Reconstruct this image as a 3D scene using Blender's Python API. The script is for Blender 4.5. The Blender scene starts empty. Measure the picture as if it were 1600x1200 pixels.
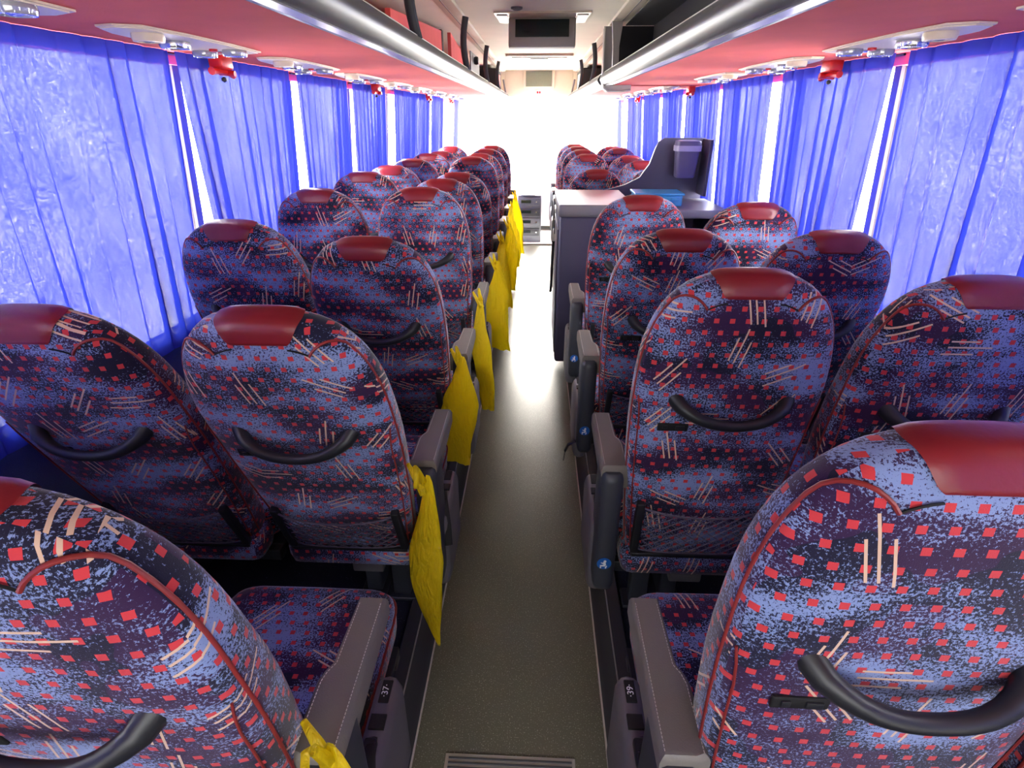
import bpy, math, random
from math import sin, cos, pi, radians, atan2, sqrt
from mathutils import Vector, Matrix
random.seed(7)
SC = bpy.context.scene
COL = SC.collection
# ---------------------------------------------------------------- camera, world, lights, exposure
F = 850.0; CZ = 1.65
TH = math.atan((600 - 178) / F)
YAW = math.atan(41 * cos(TH) / F)
cd = bpy.data.cameras.new('camera'); cam = bpy.data.objects.new('camera', cd); COL.objects.link(cam)
cd.sensor_fit = 'HORIZONTAL'; cd.sensor_width = 36.0; cd.lens = 36.0 * F / 1600.0
cd.clip_start = 0.02; cd.clip_end = 200
cam.location = (0, 0, CZ); cam.rotation_euler = (pi / 2 - TH, 0, YAW)
SC.camera = cam
SC.view_settings.view_transform = 'Standard'; SC.view_settings.look = 'None'
SC.view_settings.gamma = 1; SC.view_settings.use_curve_mapping = False
SC.view_settings.exposure = 1.3
SC.cycles.max_bounces = 9; SC.cycles.diffuse_bounces = 6; SC.cycles.transparent_max_bounces = 16
SC.cycles.use_denoising = True
SC.cycles.sample_clamp_indirect = 6
w = bpy.data.worlds.new('sky'); SC.world = w; w.use_nodes = True
nt = w.node_tree; bg = nt.nodes['Background']; bg.inputs[1].default_value = 22.0
tcn = nt.nodes.new('ShaderNodeTexCoord'); sx = nt.nodes.new('ShaderNodeSeparateXYZ'); rp = nt.nodes.new('ShaderNodeValToRGB')
mr = nt.nodes.new('ShaderNodeMapRange'); mr.inputs[1].default_value = -1; mr.inputs[2].default_value = 1
nt.links.new(tcn.outputs['Generated'], sx.inputs[0]); nt.links.new(sx.outputs[2], mr.inputs[0]); nt.links.new(mr.outputs[0], rp.inputs[0]); nt.links.new(rp.outputs[0], bg.inputs[0])
rp.color_ramp.elements[0].position = 0.42; rp.color_ramp.elements[0].color = (0.95, 0.90, 0.80, 1)
rp.color_ramp.elements[1].position = 0.52; rp.color_ramp.elements[1].color = (1, 1, 1, 1)
def area(name, loc, size, rot, portal=True, power=0, colr=(1, 1, 1)):
    l = bpy.data.lights.new(name, 'AREA'); l.shape = 'RECTANGLE'; l.size, l.size_y = size
    l.energy = power; l.color = colr
    o = bpy.data.objects.new(name, l); COL.objects.link(o); o.location = loc; o.rotation_euler = rot
    if portal: l.cycles.is_portal = True
    return o
area('portal_front', (0, 9.75, 1.25), (2.5, 1.5), (-pi / 2, 0, 0))
area('portal_rear', (0, -1.45, 1.35), (2.2, 0.95), (pi / 2, 0, 0))
area('portal_left', (-1.36, 4.0, 1.35), (11.5, 1.0), (0, -pi / 2, 0)).rotation_euler = (pi / 2, 0, -pi / 2)
area('portal_right', (1.36, 4.0, 1.35), (11.5, 1.0), (0, pi / 2, 0)).rotation_euler = (pi / 2, 0, pi / 2)
sl = bpy.data.lights.new('sun', 'SUN'); sl.energy = 4.2; sl.angle = radians(13.0); sl.color = (1, 0.93, 0.82)
so = bpy.data.objects.new('sun', sl); COL.objects.link(so)
SUN_DIR = Vector((0.015, -0.94, -0.345))            # comes in through the windscreen
so.rotation_euler = SUN_DIR.to_track_quat('-Z', 'Y').to_euler()

# ---------------------------------------------------------------- materials
def lin(c):
    return tuple(((v / 255) / 12.92 if v / 255 <= 0.04045 else ((v / 255 + 0.055) / 1.055) ** 2.4) for v in c) + (1,)
class N:
    def __init__(s, name):
        s.m = bpy.data.materials.new(name); s.m.use_nodes = True; s.t = s.m.node_tree
        s.b = s.t.nodes['Principled BSDF']; s.out = s.t.nodes['Material Output']
    def n(s, typ, **kw):
        x = s.t.nodes.new('ShaderNode' + typ)
        for k, v in kw.items(): setattr(x, k, v)
        return x
    def l(s, a, b): s.t.links.new(a, b)
    def math(s, op, a, b=None, c=None):
        x = s.n('Math', operation=op)
        for i, v in enumerate((a, b, c)):
            if v is None: continue
            if isinstance(v, (int, float)): x.inputs[i].default_value = v
            else: s.l(v, x.inputs[i])
        return x.outputs[0]
    def mix(s, f, a, b):
        x = s.n('Mix', data_type='RGBA')
        for i, v in ((0, f), (6, a), (7, b)):
            if isinstance(v, (int, float)): x.inputs[i].default_value = v
            elif isinstance(v, tuple): x.inputs[i].default_value = v
            else: s.l(v, x.inputs[i])
        return x.outputs[2]
def basic(name, c, rough=0.6, metal=0.0, var=0.12, scale=40, bump=0.0, bscale=300, c2=None, spec=0.5, coat=0):
    k = N(name); tc = k.n('TexCoord')
    no = k.n('TexNoise'); no.inputs['Scale'].default_value = scale; no.inputs['Detail'].default_value = 4
    k.l(tc.outputs['Object'], no.inputs['Vector'])
    a = lin(c); b = lin(c2) if c2 else tuple(v * (1 - var) for v in a[:3]) + (1,)
    a2 = a if c2 else tuple(min(1, v * (1 + var)) for v in a[:3]) + (1,)
    k.l(k.mix(no.outputs[0], b, a2), k.b.inputs['Base Color'])
    k.b.inputs['Roughness'].default_value = rough; k.b.inputs['Metallic'].default_value = metal
    k.b.inputs['Specular IOR Level'].default_value = spec; k.b.inputs['Coat Weight'].default_value = coat
    if bump:
        n2 = k.n('TexNoise'); n2.inputs['Scale'].default_value = bscale; k.l(tc.outputs['Object'], n2.inputs['Vector'])
        bp = k.n('Bump'); bp.inputs['Strength'].default_value = bump; bp.inputs['Distance'].default_value = 0.002
        k.l(n2.outputs[0], bp.inputs['Height']); k.l(bp.outputs[0], k.b.inputs['Normal'])
    return k.m
def fabric():
    k = N('seat_moquette'); uv = k.n('UVMap'); oi = k.n('ObjectInfo')
    cb = k.n('CombineXYZ'); k.l(k.math('MULTIPLY', oi.outputs['Random'], 7.3), cb.inputs[0]); k.l(k.math('MULTIPLY', oi.outputs['Random'], 13.7), cb.inputs[1])
    ad = k.n('VectorMath', operation='ADD'); k.l(uv.outputs[0], ad.inputs[0]); k.l(cb.outputs[0], ad.inputs[1]); V = ad.outputs[0]
    # large cloudy bands of pale blue speckle on navy / violet
    mp = k.n('Mapping'); mp.inputs['Scale'].default_value = (5, 11, 1); k.l(V, mp.inputs[0])
    n1 = k.n('TexNoise'); n1.inputs['Scale'].default_value = 1; n1.inputs['Detail'].default_value = 4; k.l(mp.outputs[0], n1.inputs['Vector'])
    n2 = k.n('TexNoise'); n2.inputs['Scale'].default_value = 240; n2.inputs['Detail'].default_value = 3; n2.inputs['Roughness'].default_value = 0.75; k.l(V, n2.inputs['Vector'])
    th = k.math('SUBTRACT', 0.97, k.math('MULTIPLY', n1.outputs[0], 0.86))
    sp = k.math('MULTIPLY_ADD', k.math('SUBTRACT', n2.outputs[0], th), 22.0, 0.5)
    cl = k.n('Clamp'); k.l(sp, cl.inputs[0])
    n3 = k.n('TexNoise'); n3.inputs['Scale'].default_value = 6; k.l(V, n3.inputs['Vector'])
    base = k.mix(k.math('GREATER_THAN', n3.outputs[0], 0.5), lin((22, 20, 44)), lin((48, 24, 60)))
    c = k.mix(cl.outputs[0], base, lin((124, 142, 186)))
    # red squares in staggered rows
    sv = k.n('SeparateXYZ'); k.l(V, sv.inputs[0]); U, W = sv.outputs[0], sv.outputs[1]
    r = k.math('DIVIDE', W, 0.0275); ri = k.math('FLOOR', r)
    off = k.math('MULTIPLY', ri, 0.37)
    fx = k.math('ABSOLUTE', k.math('SUBTRACT', k.math('FRACT', k.math('ADD', k.math('DIVIDE', U, 0.034), off)), 0.5))
    fy = k.math('ABSOLUTE', k.math('SUBTRACT', k.math('FRACT', r), 0.5))
    sq = k.math('MULTIPLY', k.math('LESS_THAN', fx, 0.165), k.math('LESS_THAN', fy, 0.195))
    c = k.mix(sq, c, lin((194, 56, 62)))
    # sheaves of cream strokes
    S = 7.4
    sc = k.n('VectorMath', operation='SCALE'); sc.inputs['Scale'].default_value = S; k.l(V, sc.inputs[0])
    vo = k.n('TexVoronoi', voronoi_dimensions='2D'); vo.inputs['Scale'].default_value = 1.0; vo.inputs['Randomness'].default_value = 0.75; k.l(sc.outputs[0], vo.inputs['Vector'])
    df = k.n('VectorMath', operation='SUBTRACT'); k.l(sc.outputs[0], df.inputs[0]); k.l(vo.outputs['Position'], df.inputs[1])
    scx = k.n('SeparateColor'); k.l(vo.outputs['Color'], scx.inputs[0])
    ang = k.math('MULTIPLY', k.math('FLOOR', k.math('MULTIPLY', scx.outputs[0], 7.0)), 0.449)
    dx = k.n('SeparateXYZ'); k.l(df.outputs[0], dx.inputs[0])
    ca, sa = k.math('COSINE', ang), k.math('SINE', ang)
    u = k.math('ADD', k.math('MULTIPLY', dx.outputs[0], ca), k.math('MULTIPLY', dx.outputs[1], sa))
    v = k.math('SUBTRACT', k.math('MULTIPLY', dx.outputs[1], ca), k.math('MULTIPLY', dx.outputs[0], sa))
    tot = None
    for vo_, uo, ln in ((-0.12, -0.10, 0.25), (0.0, 0.06, 0.34), (0.10, -0.04, 0.22)):
        a = k.math('LESS_THAN', k.math('ABSOLUTE', k.math('SUBTRACT', v, vo_)), 0.0135)
        b = k.math('LESS_THAN', k.math('ABSOLUTE', k.math('SUBTRACT', u, uo)), ln)
        ab = k.math('MULTIPLY', a, b)
        tot = ab if tot is None else k.math('MAXIMUM', tot, ab)
    tot = k.math('MULTIPLY', tot, k.math('LESS_THAN', scx.outputs[1], 0.88))
    c = k.mix(tot, c, lin((208, 176, 150)))
    k.l(c, k.b.inputs['Base Color']); k.b.inputs['Roughness'].default_value = 0.85
    k.b.inputs['Specular IOR Level'].default_value = 0.25
    k.b.inputs['Sheen Weight'].default_value = 0.35; k.b.inputs['Sheen Roughness'].default_value = 0.4
    wv = k.n('TexNoise'); wv.inputs['Scale'].default_value = 700; k.l(V, wv.inputs['Vector'])
    bp = k.n('Bump'); bp.inputs['Strength'].default_value = 0.35; bp.inputs['Distance'].default_value = 0.001
    k.l(wv.outputs[0], bp.inputs['Height']); k.l(bp.outputs[0], k.b.inputs['Normal'])
    return k.m
def curtain_mat():
    k = N('blue_curtain'); uv = k.n('UVMap'); k.t.nodes.remove(k.b)
    mp = k.n('Mapping'); mp.inputs['Scale'].default_value = (60, 260, 1); k.l(uv.outputs[0], mp.inputs[0])
    n1 = k.n('TexNoise'); n1.inputs['Scale'].default_value = 1.0; n1.inputs['Detail'].default_value = 3; k.l(mp.outputs[0], n1.inputs['Vector'])
    mp2 = k.n('Mapping'); mp2.inputs['Scale'].default_value = (300, 50, 1); k.l(uv.outputs[0], mp2.inputs[0])
    n2 = k.n('TexNoise'); n2.inputs['Scale'].default_value = 1.0; n2.inputs['Detail'].default_value = 2; k.l(mp2.outputs[0], n2.inputs['Vector'])
    weave = k.math('POWER', k.math('MULTIPLY', k.math('MULTIPLY', n1.outputs[0], n2.outputs[0]), 4.0), 2.0)
    n3 = k.n('TexNoise'); n3.inputs['Scale'].default_value = 4; n3.inputs['Detail'].default_value = 2; k.l(uv.outputs[0], n3.inputs['Vector'])
    openness = k.math('MULTIPLY', weave, k.math('MULTIPLY_ADD', n3.outputs[0], 1.7, 0.15))  # how far the weave lets through, uneven in broad random patches
    d = k.n('BsdfDiffuse'); d.inputs[0].default_value = (0.05, 0.06, 0.46, 1)
    tr = k.n('BsdfTranslucent'); tr.inputs[0].default_value = (0.0013, 0.0026, 0.027, 1)
    tp = k.n('BsdfTransparent')
    a1 = k.n('AddShader'); k.l(d.outputs[0], a1.inputs[0]); k.l(tr.outputs[0], a1.inputs[1])
    mx = k.n('MixShader'); k.l(k.math('MULTIPLY', openness, 0.013), mx.inputs[0]); k.l(a1.outputs[0], mx.inputs[1]); k.l(tp.outputs[0], mx.inputs[2])
    k.l(mx.outputs[0], k.out.inputs[0])
    return k.m
def glass_mat(t=.96):
    k = N('window_glass'); k.t.nodes.remove(k.b)
    tp = k.n('BsdfTransparent'); tp.inputs[0].default_value = (t, t, t, 1); gl = k.n('BsdfGlossy'); gl.inputs['Roughness'].default_value = 0.02
    fr = k.n('Fresnel'); mx = k.n('MixShader'); k.l(k.math('MULTIPLY', fr.outputs[0], 0.6), mx.inputs[0]); k.l(tp.outputs[0], mx.inputs[1]); k.l(gl.outputs[0], mx.inputs[2]); k.l(mx.outputs[0], k.out.inputs[0])
    return k.m
def bag_mat():
    k = N('yellow_plastic_bag'); tc = k.n('TexCoord'); k.b.inputs['Base Color'].default_value = lin((246, 222, 44))
    k.b.inputs['Roughness'].default_value = 0.28; k.b.inputs['Specular IOR Level'].default_value = 0.6
    n1 = k.n('TexNoise'); n1.inputs['Scale'].default_value = 1; n1.inputs['Detail'].default_value = 3; n1.inputs['Distortion'].default_value = 1.5; mp = k.n('Mapping'); mp.inputs['Scale'].default_value = (42, 42, 13); k.l(tc.outputs['Object'], mp.inputs[0]); k.l(mp.outputs[0], n1.inputs['Vector'])
    bp = k.n('Bump'); bp.inputs['Strength'].default_value = 0.8; bp.inputs['Distance'].default_value = 0.02; k.l(n1.outputs[0], bp.inputs['Height']); k.l(bp.outputs[0], k.b.inputs['Normal'])
    tr = k.n('BsdfTranslucent'); tr.inputs[0].default_value = lin((255, 238, 60)); k.l(bp.outputs[0], tr.inputs['Normal'])
    mx = k.n('MixShader'); mx.inputs[0].default_value = 0.62; k.l(k.b.outputs[0], mx.inputs[1]); k.l(tr.outputs[0], mx.inputs[2]); k.l(mx.outputs[0], k.out.inputs[0])
    return k.m
def speckle(name, c, dots, thr, rough, scale=260):
    k = N(name); tc = k.n('TexCoord'); n1 = k.n('TexNoise'); n1.inputs['Scale'].default_value = scale; k.l(tc.outputs['Object'], n1.inputs['Vector'])
    n2 = k.n('TexNoise'); n2.inputs['Scale'].default_value = 3.5; n2.inputs['Detail'].default_value = 5; k.l(tc.outputs['Object'], n2.inputs['Vector'])
    base = k.mix(n2.outputs[0], tuple(v * 0.85 for v in lin(c)[:3]) + (1,), tuple(v * 1.15 for v in lin(c)[:3]) + (1,))
    k.l(k.mix(k.math('GREATER_THAN', n1.outputs[0], thr), base, lin(dots)), k.b.inputs['Base Color'])
    k.l(k.math('MULTIPLY_ADD', n2.outputs[0], 0.10, rough - 0.05), k.b.inputs['Roughness'])
    bp = k.n('Bump'); bp.inputs['Strength'].default_value = 0.25; bp.inputs['Distance'].default_value = 0.002; k.l(n1.outputs[0], bp.inputs['Height']); k.l(bp.outputs[0], k.b.inputs['Normal'])
    return k.m
M = dict(
    fabric=fabric(), tinted=glass_mat(.36), curtain=curtain_mat(), glass=glass_mat(), bag=bag_mat(),
    red=basic('dark_red_leather', (122, 27, 34), 0.34, var=0.15, scale=14, bump=0.15, bscale=120),
    pipe=basic('red_piping', (132, 40, 38), 0.5),
    black=basic('black_plastic', (30, 31, 35), 0.42, var=0.1),
    hole=basic('black_recess', (6, 6, 7), 0.7),
    dark=basic('dark_grey_plastic', (52, 55, 62), 0.45, bump=0.1, bscale=500),
    frame=basic('dark_painted_steel', (40, 43, 52), 0.5),
    arm=basic('grey_arm_leather', (112, 108, 100), 0.5, var=0.07, scale=20, bump=0.2, bscale=350),
    stitch=basic('pale_thread', (196, 190, 180), 0.8),
    strap=basic('black_webbing', (16, 16, 18), 0.75, bump=0.3, bscale=600),
    chrome=basic('steel', (190, 190, 195), 0.22, 1.0),
    net=basic('grey_elastic_net', (92, 86, 100), 0.8),
    blue=basic('blue_sticker', (24, 92, 168), 0.4), white=basic('white_print', (235, 235, 235), 0.5),
    soffit=basic('red_soffit_felt', (236, 108, 104), 0.9, var=0.08, scale=9, bump=0.3, bscale=250, spec=0.2),
    rail=basic('grey_metal_profile', (74, 74, 78), 0.44, 0.15, var=0.05),
    railpale=basic('pale_metal_edge', (200, 198, 192), 0.3, 0.6),
    cream=basic('cream_plastic', (206, 196, 172), 0.45, var=0.04),
    console=basic('pale_console_plastic', (226, 208, 180), 0.38, var=0.04),
    lens=basic('clear_lens', (170, 172, 178), 0.12, 0.3, coat=1.0),
    ceil=basic('ceiling_felt', (236, 228, 206), 0.85, var=0.07, scale=5, bump=0.25, bscale=200, spec=0.2),
    dkgrey=basic('warm_grey_plastic', (98, 95, 98), 0.5, var=0.05),
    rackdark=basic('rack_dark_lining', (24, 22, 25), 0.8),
    hammer=basic('signal_red_plastic', (214, 34, 34), 0.35),
    wall=basic('blue_grey_wall_carpet', (62, 74, 108), 0.95, var=0.3, scale=300, bump=0.4, bscale=500),
    cabinet=basic('purple_grey_laminate', (62, 60, 84), 0.45, var=0.06),
    cabtop=basic('grey_laminate_top', (118, 118, 122), 0.4, var=0.05),
    tealbox=basic('light_blue_plastic', (60, 160, 205), 0.3, var=0.05),
    binc=basic('grey_violet_bin', (96, 90, 120), 0.4, var=0.05), band=basic('pale_bin_band', (168, 164, 190), 0.4),
    carpet=speckle('dark_blue_speckled_carpet', (14, 24, 48), (96, 110, 140), 0.72, 0.9),
    floor=speckle('grey_speckled_vinyl', (106, 105, 88), (170, 170, 152), 0.64, 0.32),
    trim=basic('grey_floor_trim', (54, 56, 62), 0.45), screen=basic('dark_screen', (20, 34, 34), 0.15),
    screen2=basic('grey_screen', (112, 116, 96), 0.3),
    divider=basic('light_grey_moulding', (158, 152, 146), 0.45, var=0.05), pale=basic('pale_dashboard', (214, 214, 206), 0.6), radio=basic('grey_radio_unit', (92, 96, 104), 0.4), pillar=basic('window_pillar', (60, 50, 66), 0.6),
)

# ---------------------------------------------------------------- mesh helpers
class MB:
    def __init__(s): s.v = []; s.f = []
    def add(s, vs, fs):
        o = len(s.v); s.v += [tuple(p) for p in vs]; s.f += [tuple(i + o for i in f) for f in fs]; return s
    def box(s, c, d, bev=0.0, rot=None):
        hx, hy, hz = d[0] / 2, d[1] / 2, d[2] / 2; b = min(bev, hx * .95, hy * .95, hz * .95)
        vs = []; fs = []
        if b <= 0:
            for z in (-hz, hz):
                for x, y in ((-hx, -hy), (hx, -hy), (hx, hy), (-hx, hy)): vs.append((x, y, z))
            fs = [(3, 2, 1, 0), (4, 5, 6, 7), (0, 1, 5, 4), (1, 2, 6, 5), (2, 3, 7, 6), (3, 0, 4, 7)]
        else:
            def ring(ix, iy, z, r):
                out = []
                for cx, cy, a0 in ((ix, iy, 0), (-ix, iy, 90), (-ix, -iy, 180), (ix, -iy, 270)):
                    for k in range(4):
                        a = radians(a0 + 30 * k); out.append((cx + r * cos(a), cy + r * sin(a), z))
                return out
            ix, iy = hx - b, hy - b
            lv = [(-hz, b * .45), (-hz + b * .3, b * .8), (-hz + b, b), (hz - b, b), (hz - b * .3, b * .8), (hz, b * .45)]
            for z, r in lv: vs += ring(ix, iy, z, r)
            n = 16
            for k in range(len(lv) - 1):
                for i in range(n):
                    j = (i + 1) % n; fs.append((k * n + i, k * n + j, (k + 1) * n + j, (k + 1) * n + i))
            fs.append(tuple(reversed(range(n)))); fs.append(tuple(range((len(lv) - 1) * n, len(lv) * n)))
        if rot is not None: vs = [rot @ Vector(p) for p in vs]
        return s.add([(p[0] + c[0], p[1] + c[1], p[2] + c[2]) for p in vs], fs)
    def tube(s, pts, r, n=8, close=False, flat=1.0):
        pts = [Vector(p) for p in pts]; R = r if isinstance(r, (list, tuple)) else [r] * len(pts)
        vs = []; up = None; m = len(pts)
        for i, p in enumerate(pts):
            if close: t = pts[(i + 1) % m] - pts[i - 1]
            else: t = pts[min(i + 1, m - 1)] - pts[max(i - 1, 0)]
            t.normalize()
            if up is None:
                up = Vector((0, 0, 1)) if abs(t.z) < .9 else Vector((0, 1, 0))
            a = t.cross(up)
            if a.length < 1e-6: a = t.cross(Vector((1, 0, 0)))
            a.normalize(); b = a.cross(t); b.normalize(); up = b
            for k in range(n):
                q = 2 * pi * k / n; vs.append(p + a * (R[i] * cos(q)) + b * (R[i] * flat * sin(q)))
        fs = []
        for i in range(m if close else m - 1):
            i2 = (i + 1) % m
            for k in range(n):
                k2 = (k + 1) % n; fs.append((i * n + k, i * n + k2, i2 * n + k2, i2 * n + k))
        if not close: fs.append(tuple(reversed(range(n)))); fs.append(tuple(range((m - 1) * n, m * n)))
        return s.add(vs, fs)
    def lathe(s, prof, c=(0, 0, 0), n=20, rot=None):
        vs = []; fs = []
        for r, z in prof:
            for k in range(n):
                q = 2 * pi * k / n; p = Vector((r * cos(q), r * sin(q), z))
                if rot is not None: p = rot @ p
                vs.append((p.x + c[0], p.y + c[1], p.z + c[2]))
        for i in range(len(prof) - 1):
            for k in range(n):
                k2 = (k + 1) % n; fs.append((i * n + k, i * n + k2, (i + 1) * n + k2, (i + 1) * n + k))
        fs.append(tuple(reversed(range(n)))); fs.append(tuple(range((len(prof) - 1) * n, len(prof) * n)))
        return s.add(vs, fs)
    def prism(s, poly, axis, a, b):      # polygon of 2D points extruded along an axis from a to b
        def P(u, v, t): return {'x': (t, u, v), 'y': (u, t, v), 'z': (u, v, t)}[axis]
        n = len(poly); vs = [P(u, v, a) for u, v in poly] + [P(u, v, b) for u, v in poly]
        fs = [(i, (i + 1) % n, (i + 1) % n + n, i + n) for i in range(n)] + [tuple(reversed(range(n))), tuple(range(n, 2 * n))]
        return s.add(vs, fs)
    def mesh(s, name, mat, smooth=40, uv=None):
        me = bpy.data.meshes.new(name); me.from_pydata(s.v, [], s.f); me.materials.append(M[mat] if isinstance(mat, str) else mat)
        import bmesh as bm_
        b = bm_.new(); b.from_mesh(me); bm_.ops.recalc_face_normals(b, faces=b.faces); b.to_mesh(me); b.free()
        if smooth: me.shade_smooth(); me.set_sharp_from_angle(angle=radians(smooth))
        l = me.uv_layers.new(name='UVMap')
        for p in me.polygons:
            nx, ny, nz = map(abs, p.normal)
            for li in p.loop_indices:
                v = me.vertices[me.loops[li].vertex_index].co
                if uv: l.data[li].uv = uv(v, p)
                elif ny >= nx and ny >= nz: l.data[li].uv = (v.x, v.z)
                elif nx >= nz: l.data[li].uv = (v.y, v.z)
                else: l.data[li].uv = (v.x, v.y)
        return me
    def obj(s, name, mat, parent=None, smooth=40, uv=None):
        o = bpy.data.objects.new(name, s.mesh(name, mat, smooth, uv)); COL.objects.link(o)
        if parent: o.parent = parent
        return o
def thing(name, label, cat, loc=(0, 0, 0), group=None, rz=0):
    o = bpy.data.objects.new(name, None); COL.objects.link(o); o.location = loc; o.rotation_euler = (0, 0, rz); o.empty_display_size = .1
    o['label'] = label; o['category'] = cat
    if group: o['group'] = group
    return o
def tag(o, label, cat, group=None):
    o['label'] = label; o['category'] = cat
    if group: o['group'] = group
    return o
def struct(o): o['kind'] = 'structure'; return o
def copy_tree(o, parent=None):
    c = o.copy(); COL.objects.link(c); c.parent = parent
    for ch in [x for x in KIDS[o.name]]: copy_tree(ch, c)
    return c
KIDS = {}
def index_kids(o):
    KIDS[o.name] = list(o.children)
    for c in o.children: index_kids(c)
def text_mesh(body, size, mat, extr=0.0004):
    cu = bpy.data.curves.new('lettering', 'FONT'); cu.body = body; cu.size = size; cu.extrude = extr; cu.align_x = 'CENTER'; cu.align_y = 'CENTER'
    t = bpy.data.objects.new('lettering', cu); COL.objects.link(t)
    bpy.context.view_layer.update()
    me = bpy.data.meshes.new_from_object(t.evaluated_get(bpy.context.evaluated_depsgraph_get()))
    bpy.data.objects.remove(t); me.materials.clear(); me.materials.append(M[mat]); return me

# ---------------------------------------------------------------- the bus shell
AL, AR = -0.325, 0.235                     # edges of the aisle strip
PZ = 0.13                                  # platform the seats stand on
Y0, Y1 = -1.35, 7.75
def wx(z): return 1.236 + 0.084 * (1.835 - z)
SZ = 1.835                                 # underside of the luggage racks
CEIL = 2.22
m = MB(); m.box(((AL + AR) / 2, (Y0 + Y1) / 2, -0.02), (AR - AL, Y1 - Y0, 0.04)); struct(m.obj('floor', 'floor', smooth=0))
for sd, xa, xb in (('left', -1.42, AL - 0.045), ('right', AR + 0.045, 1.42)):
    m = MB(); m.box(((xa + xb) / 2, (Y0 + Y1) / 2, PZ / 2 - .005), (xb - xa, Y1 - Y0, PZ)); struct(m.obj('floor_platform_' + sd, 'carpet', smooth=0))
n = 1
for sg, xe in ((-1, AL), (1, AR)):
    m = MB(); poly = [(xe, -.01), (xe, .012), (xe + sg * .012, .03), (xe + sg * .03, PZ + .012), (xe + sg * .075, PZ + .018), (xe + sg * .085, PZ - .01), (xe + sg * .085, -.01)]
    m.prism(poly, 'y', Y0, Y1); struct(m.obj('trim_%d' % n, 'trim')); n += 1
    m = MB(); m.tube([(xe - sg * .002, Y0, .008), (xe - sg * .002, Y1, .008)], .0035, 6); struct(m.obj('trim_%d' % n, 'stitch')); n += 1
    m = MB(); m.tube([(xe + sg * .033, Y0, PZ + .014), (xe + sg * .033, Y1, PZ + .014)], .0025, 6); struct(m.obj('trim_%d' % n, 'railpale')); n += 1
# ribbed threshold plate
t = thing('threshold_plate', 'ribbed metal plate set across the aisle floor at its near end', 'floor plate', (-.045, .855, 0))
m = MB(); m.box((0, 0, .003), (.37, .13, .006), .002); m.obj('plate', 'railpale', t)
m = MB()
for k in range(9): m.box((0, -.052 + k * .013, .0075), (.35, .005, .004), .001)
m.obj('rib', 'rail', t)
# front floor beyond the aisle
m = MB(); m.box((0, 8.75, -.09), (2.84, 2.0, .06)); struct(m.obj('floor_front', 'pale', smooth=0))
m = MB(); m.box(((AL + AR) / 2, Y1 + .0, .008), (AR - AL, .07, .03), .006); struct(m.obj('trim_%d' % n, 'white')); n += 1
# side walls
WB, WT = 0.93, 1.80
LW = [(-1.35, .32), (.36, 2.10), (2.14, 3.06), (3.10, 4.02), (4.06, 5.04), (5.08, 6.20), (6.24, 7.04), (7.08, 8.07), (8.11, 9.5)]
RW = [(-1.35, .32), (.36, 2.235), (2.275, 3.05), (3.09, 4.0), (4.04, 5.0), (5.04, 5.95), (5.99, 7.0), (7.04, 8.2), (8.24, 9.5)]
wn = 1
for sg, nm, W in ((-1, 'left', LW), (1, 'right', RW)):
    X = lambda z: sg * wx(z)
    m = MB(); m.prism([(X(-.1), -.12), (X(WB), WB), (X(WB) + sg * .05, WB), (X(-.1) + sg * .05, -.12)], 'y', Y0, 9.6); struct(m.obj('wall_' + nm, 'wall', smooth=0))
    m = MB(); m.prism([(X(WT), WT), (X(2.34) - sg * .04, 2.34), (X(2.34) + sg * .05, 2.34), (X(WT) + sg * .05, WT)], 'y', Y0, 9.6); struct(m.obj('wall_upper_' + nm, 'soffit', smooth=0))
    m = MB(); m.box((X(WB) - sg * .012, (Y0 + 9.6) / 2, WB + .004), (.05, 9.6 - Y0, .022), .006); struct(m.obj('trim_%d' % n, 'dkgrey')); n += 1
    for a, b in W:
        e = bpy.data.objects.new('window_%d' % wn, None); COL.objects.link(e); e['kind'] = 'structure'; wn += 1
        m = MB(); m.prism([(X(WB) + sg * .03, WB), (X(WT) + sg * .03, WT), (X(WT) + sg * .036, WT), (X(WB) + sg * .036, WB)], 'y', a, b); m.obj('pane', 'glass', e, 0)
        m = MB(); m.prism([(X(WB) + sg * .018, WB), (X(WT) + sg * .018, WT), (X(WT) + sg * .048, WT), (X(WB) + sg * .048, WB)], 'y', b, b + .04); m.obj('pillar', 'pillar', e, 0)
# rear wall with its window
m = MB(); m.box((0, -1.38, .42), (2.6, .05, 1.05)); m.box((0, -1.38, 2.07), (2.6, .05, .46))
for s_ in (-1, 1): m.box((s_ * 1.15, -1.38, 1.4), (.3, .05, .95))
struct(m.obj('wall_rear', 'wall', smooth=0))
# ceiling
m = MB(); poly = [(-.50, CEIL), (.50, CEIL), (.50, CEIL + .04), (-.50, CEIL + .04)]; m.prism(poly, 'y', Y0, 9.2); struct(m.obj('ceiling', 'ceil', smooth=0))
for sg, nm in ((-1, 'left'), (1, 'right')):
    m = MB(); m.prism([(sg * .58, CEIL - .012), (sg * 1.2, CEIL - .06), (sg * 1.2, CEIL + .02), (sg * .58, CEIL + .03)], 'y', Y0, 9.2); struct(m.obj('ceiling_' + nm, 'ceil', smooth=0))
    m = MB(); m.prism([(sg * .482, CEIL + .01), (sg * .488, CEIL - .014), (sg * .54, CEIL - .024), (sg * .585, CEIL - .018), (sg * .59, CEIL + .02)], 'y', Y0, 9.2); struct(m.obj('trim_%d' % n, 'cream')); n += 1
    m = MB(); m.box((sg * .54, (Y0 + 9.2) / 2, CEIL - .0245), (.004, 9.2 - Y0, .004)); struct(m.obj('trim_%d' % n, 'dkgrey')); n += 1

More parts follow.
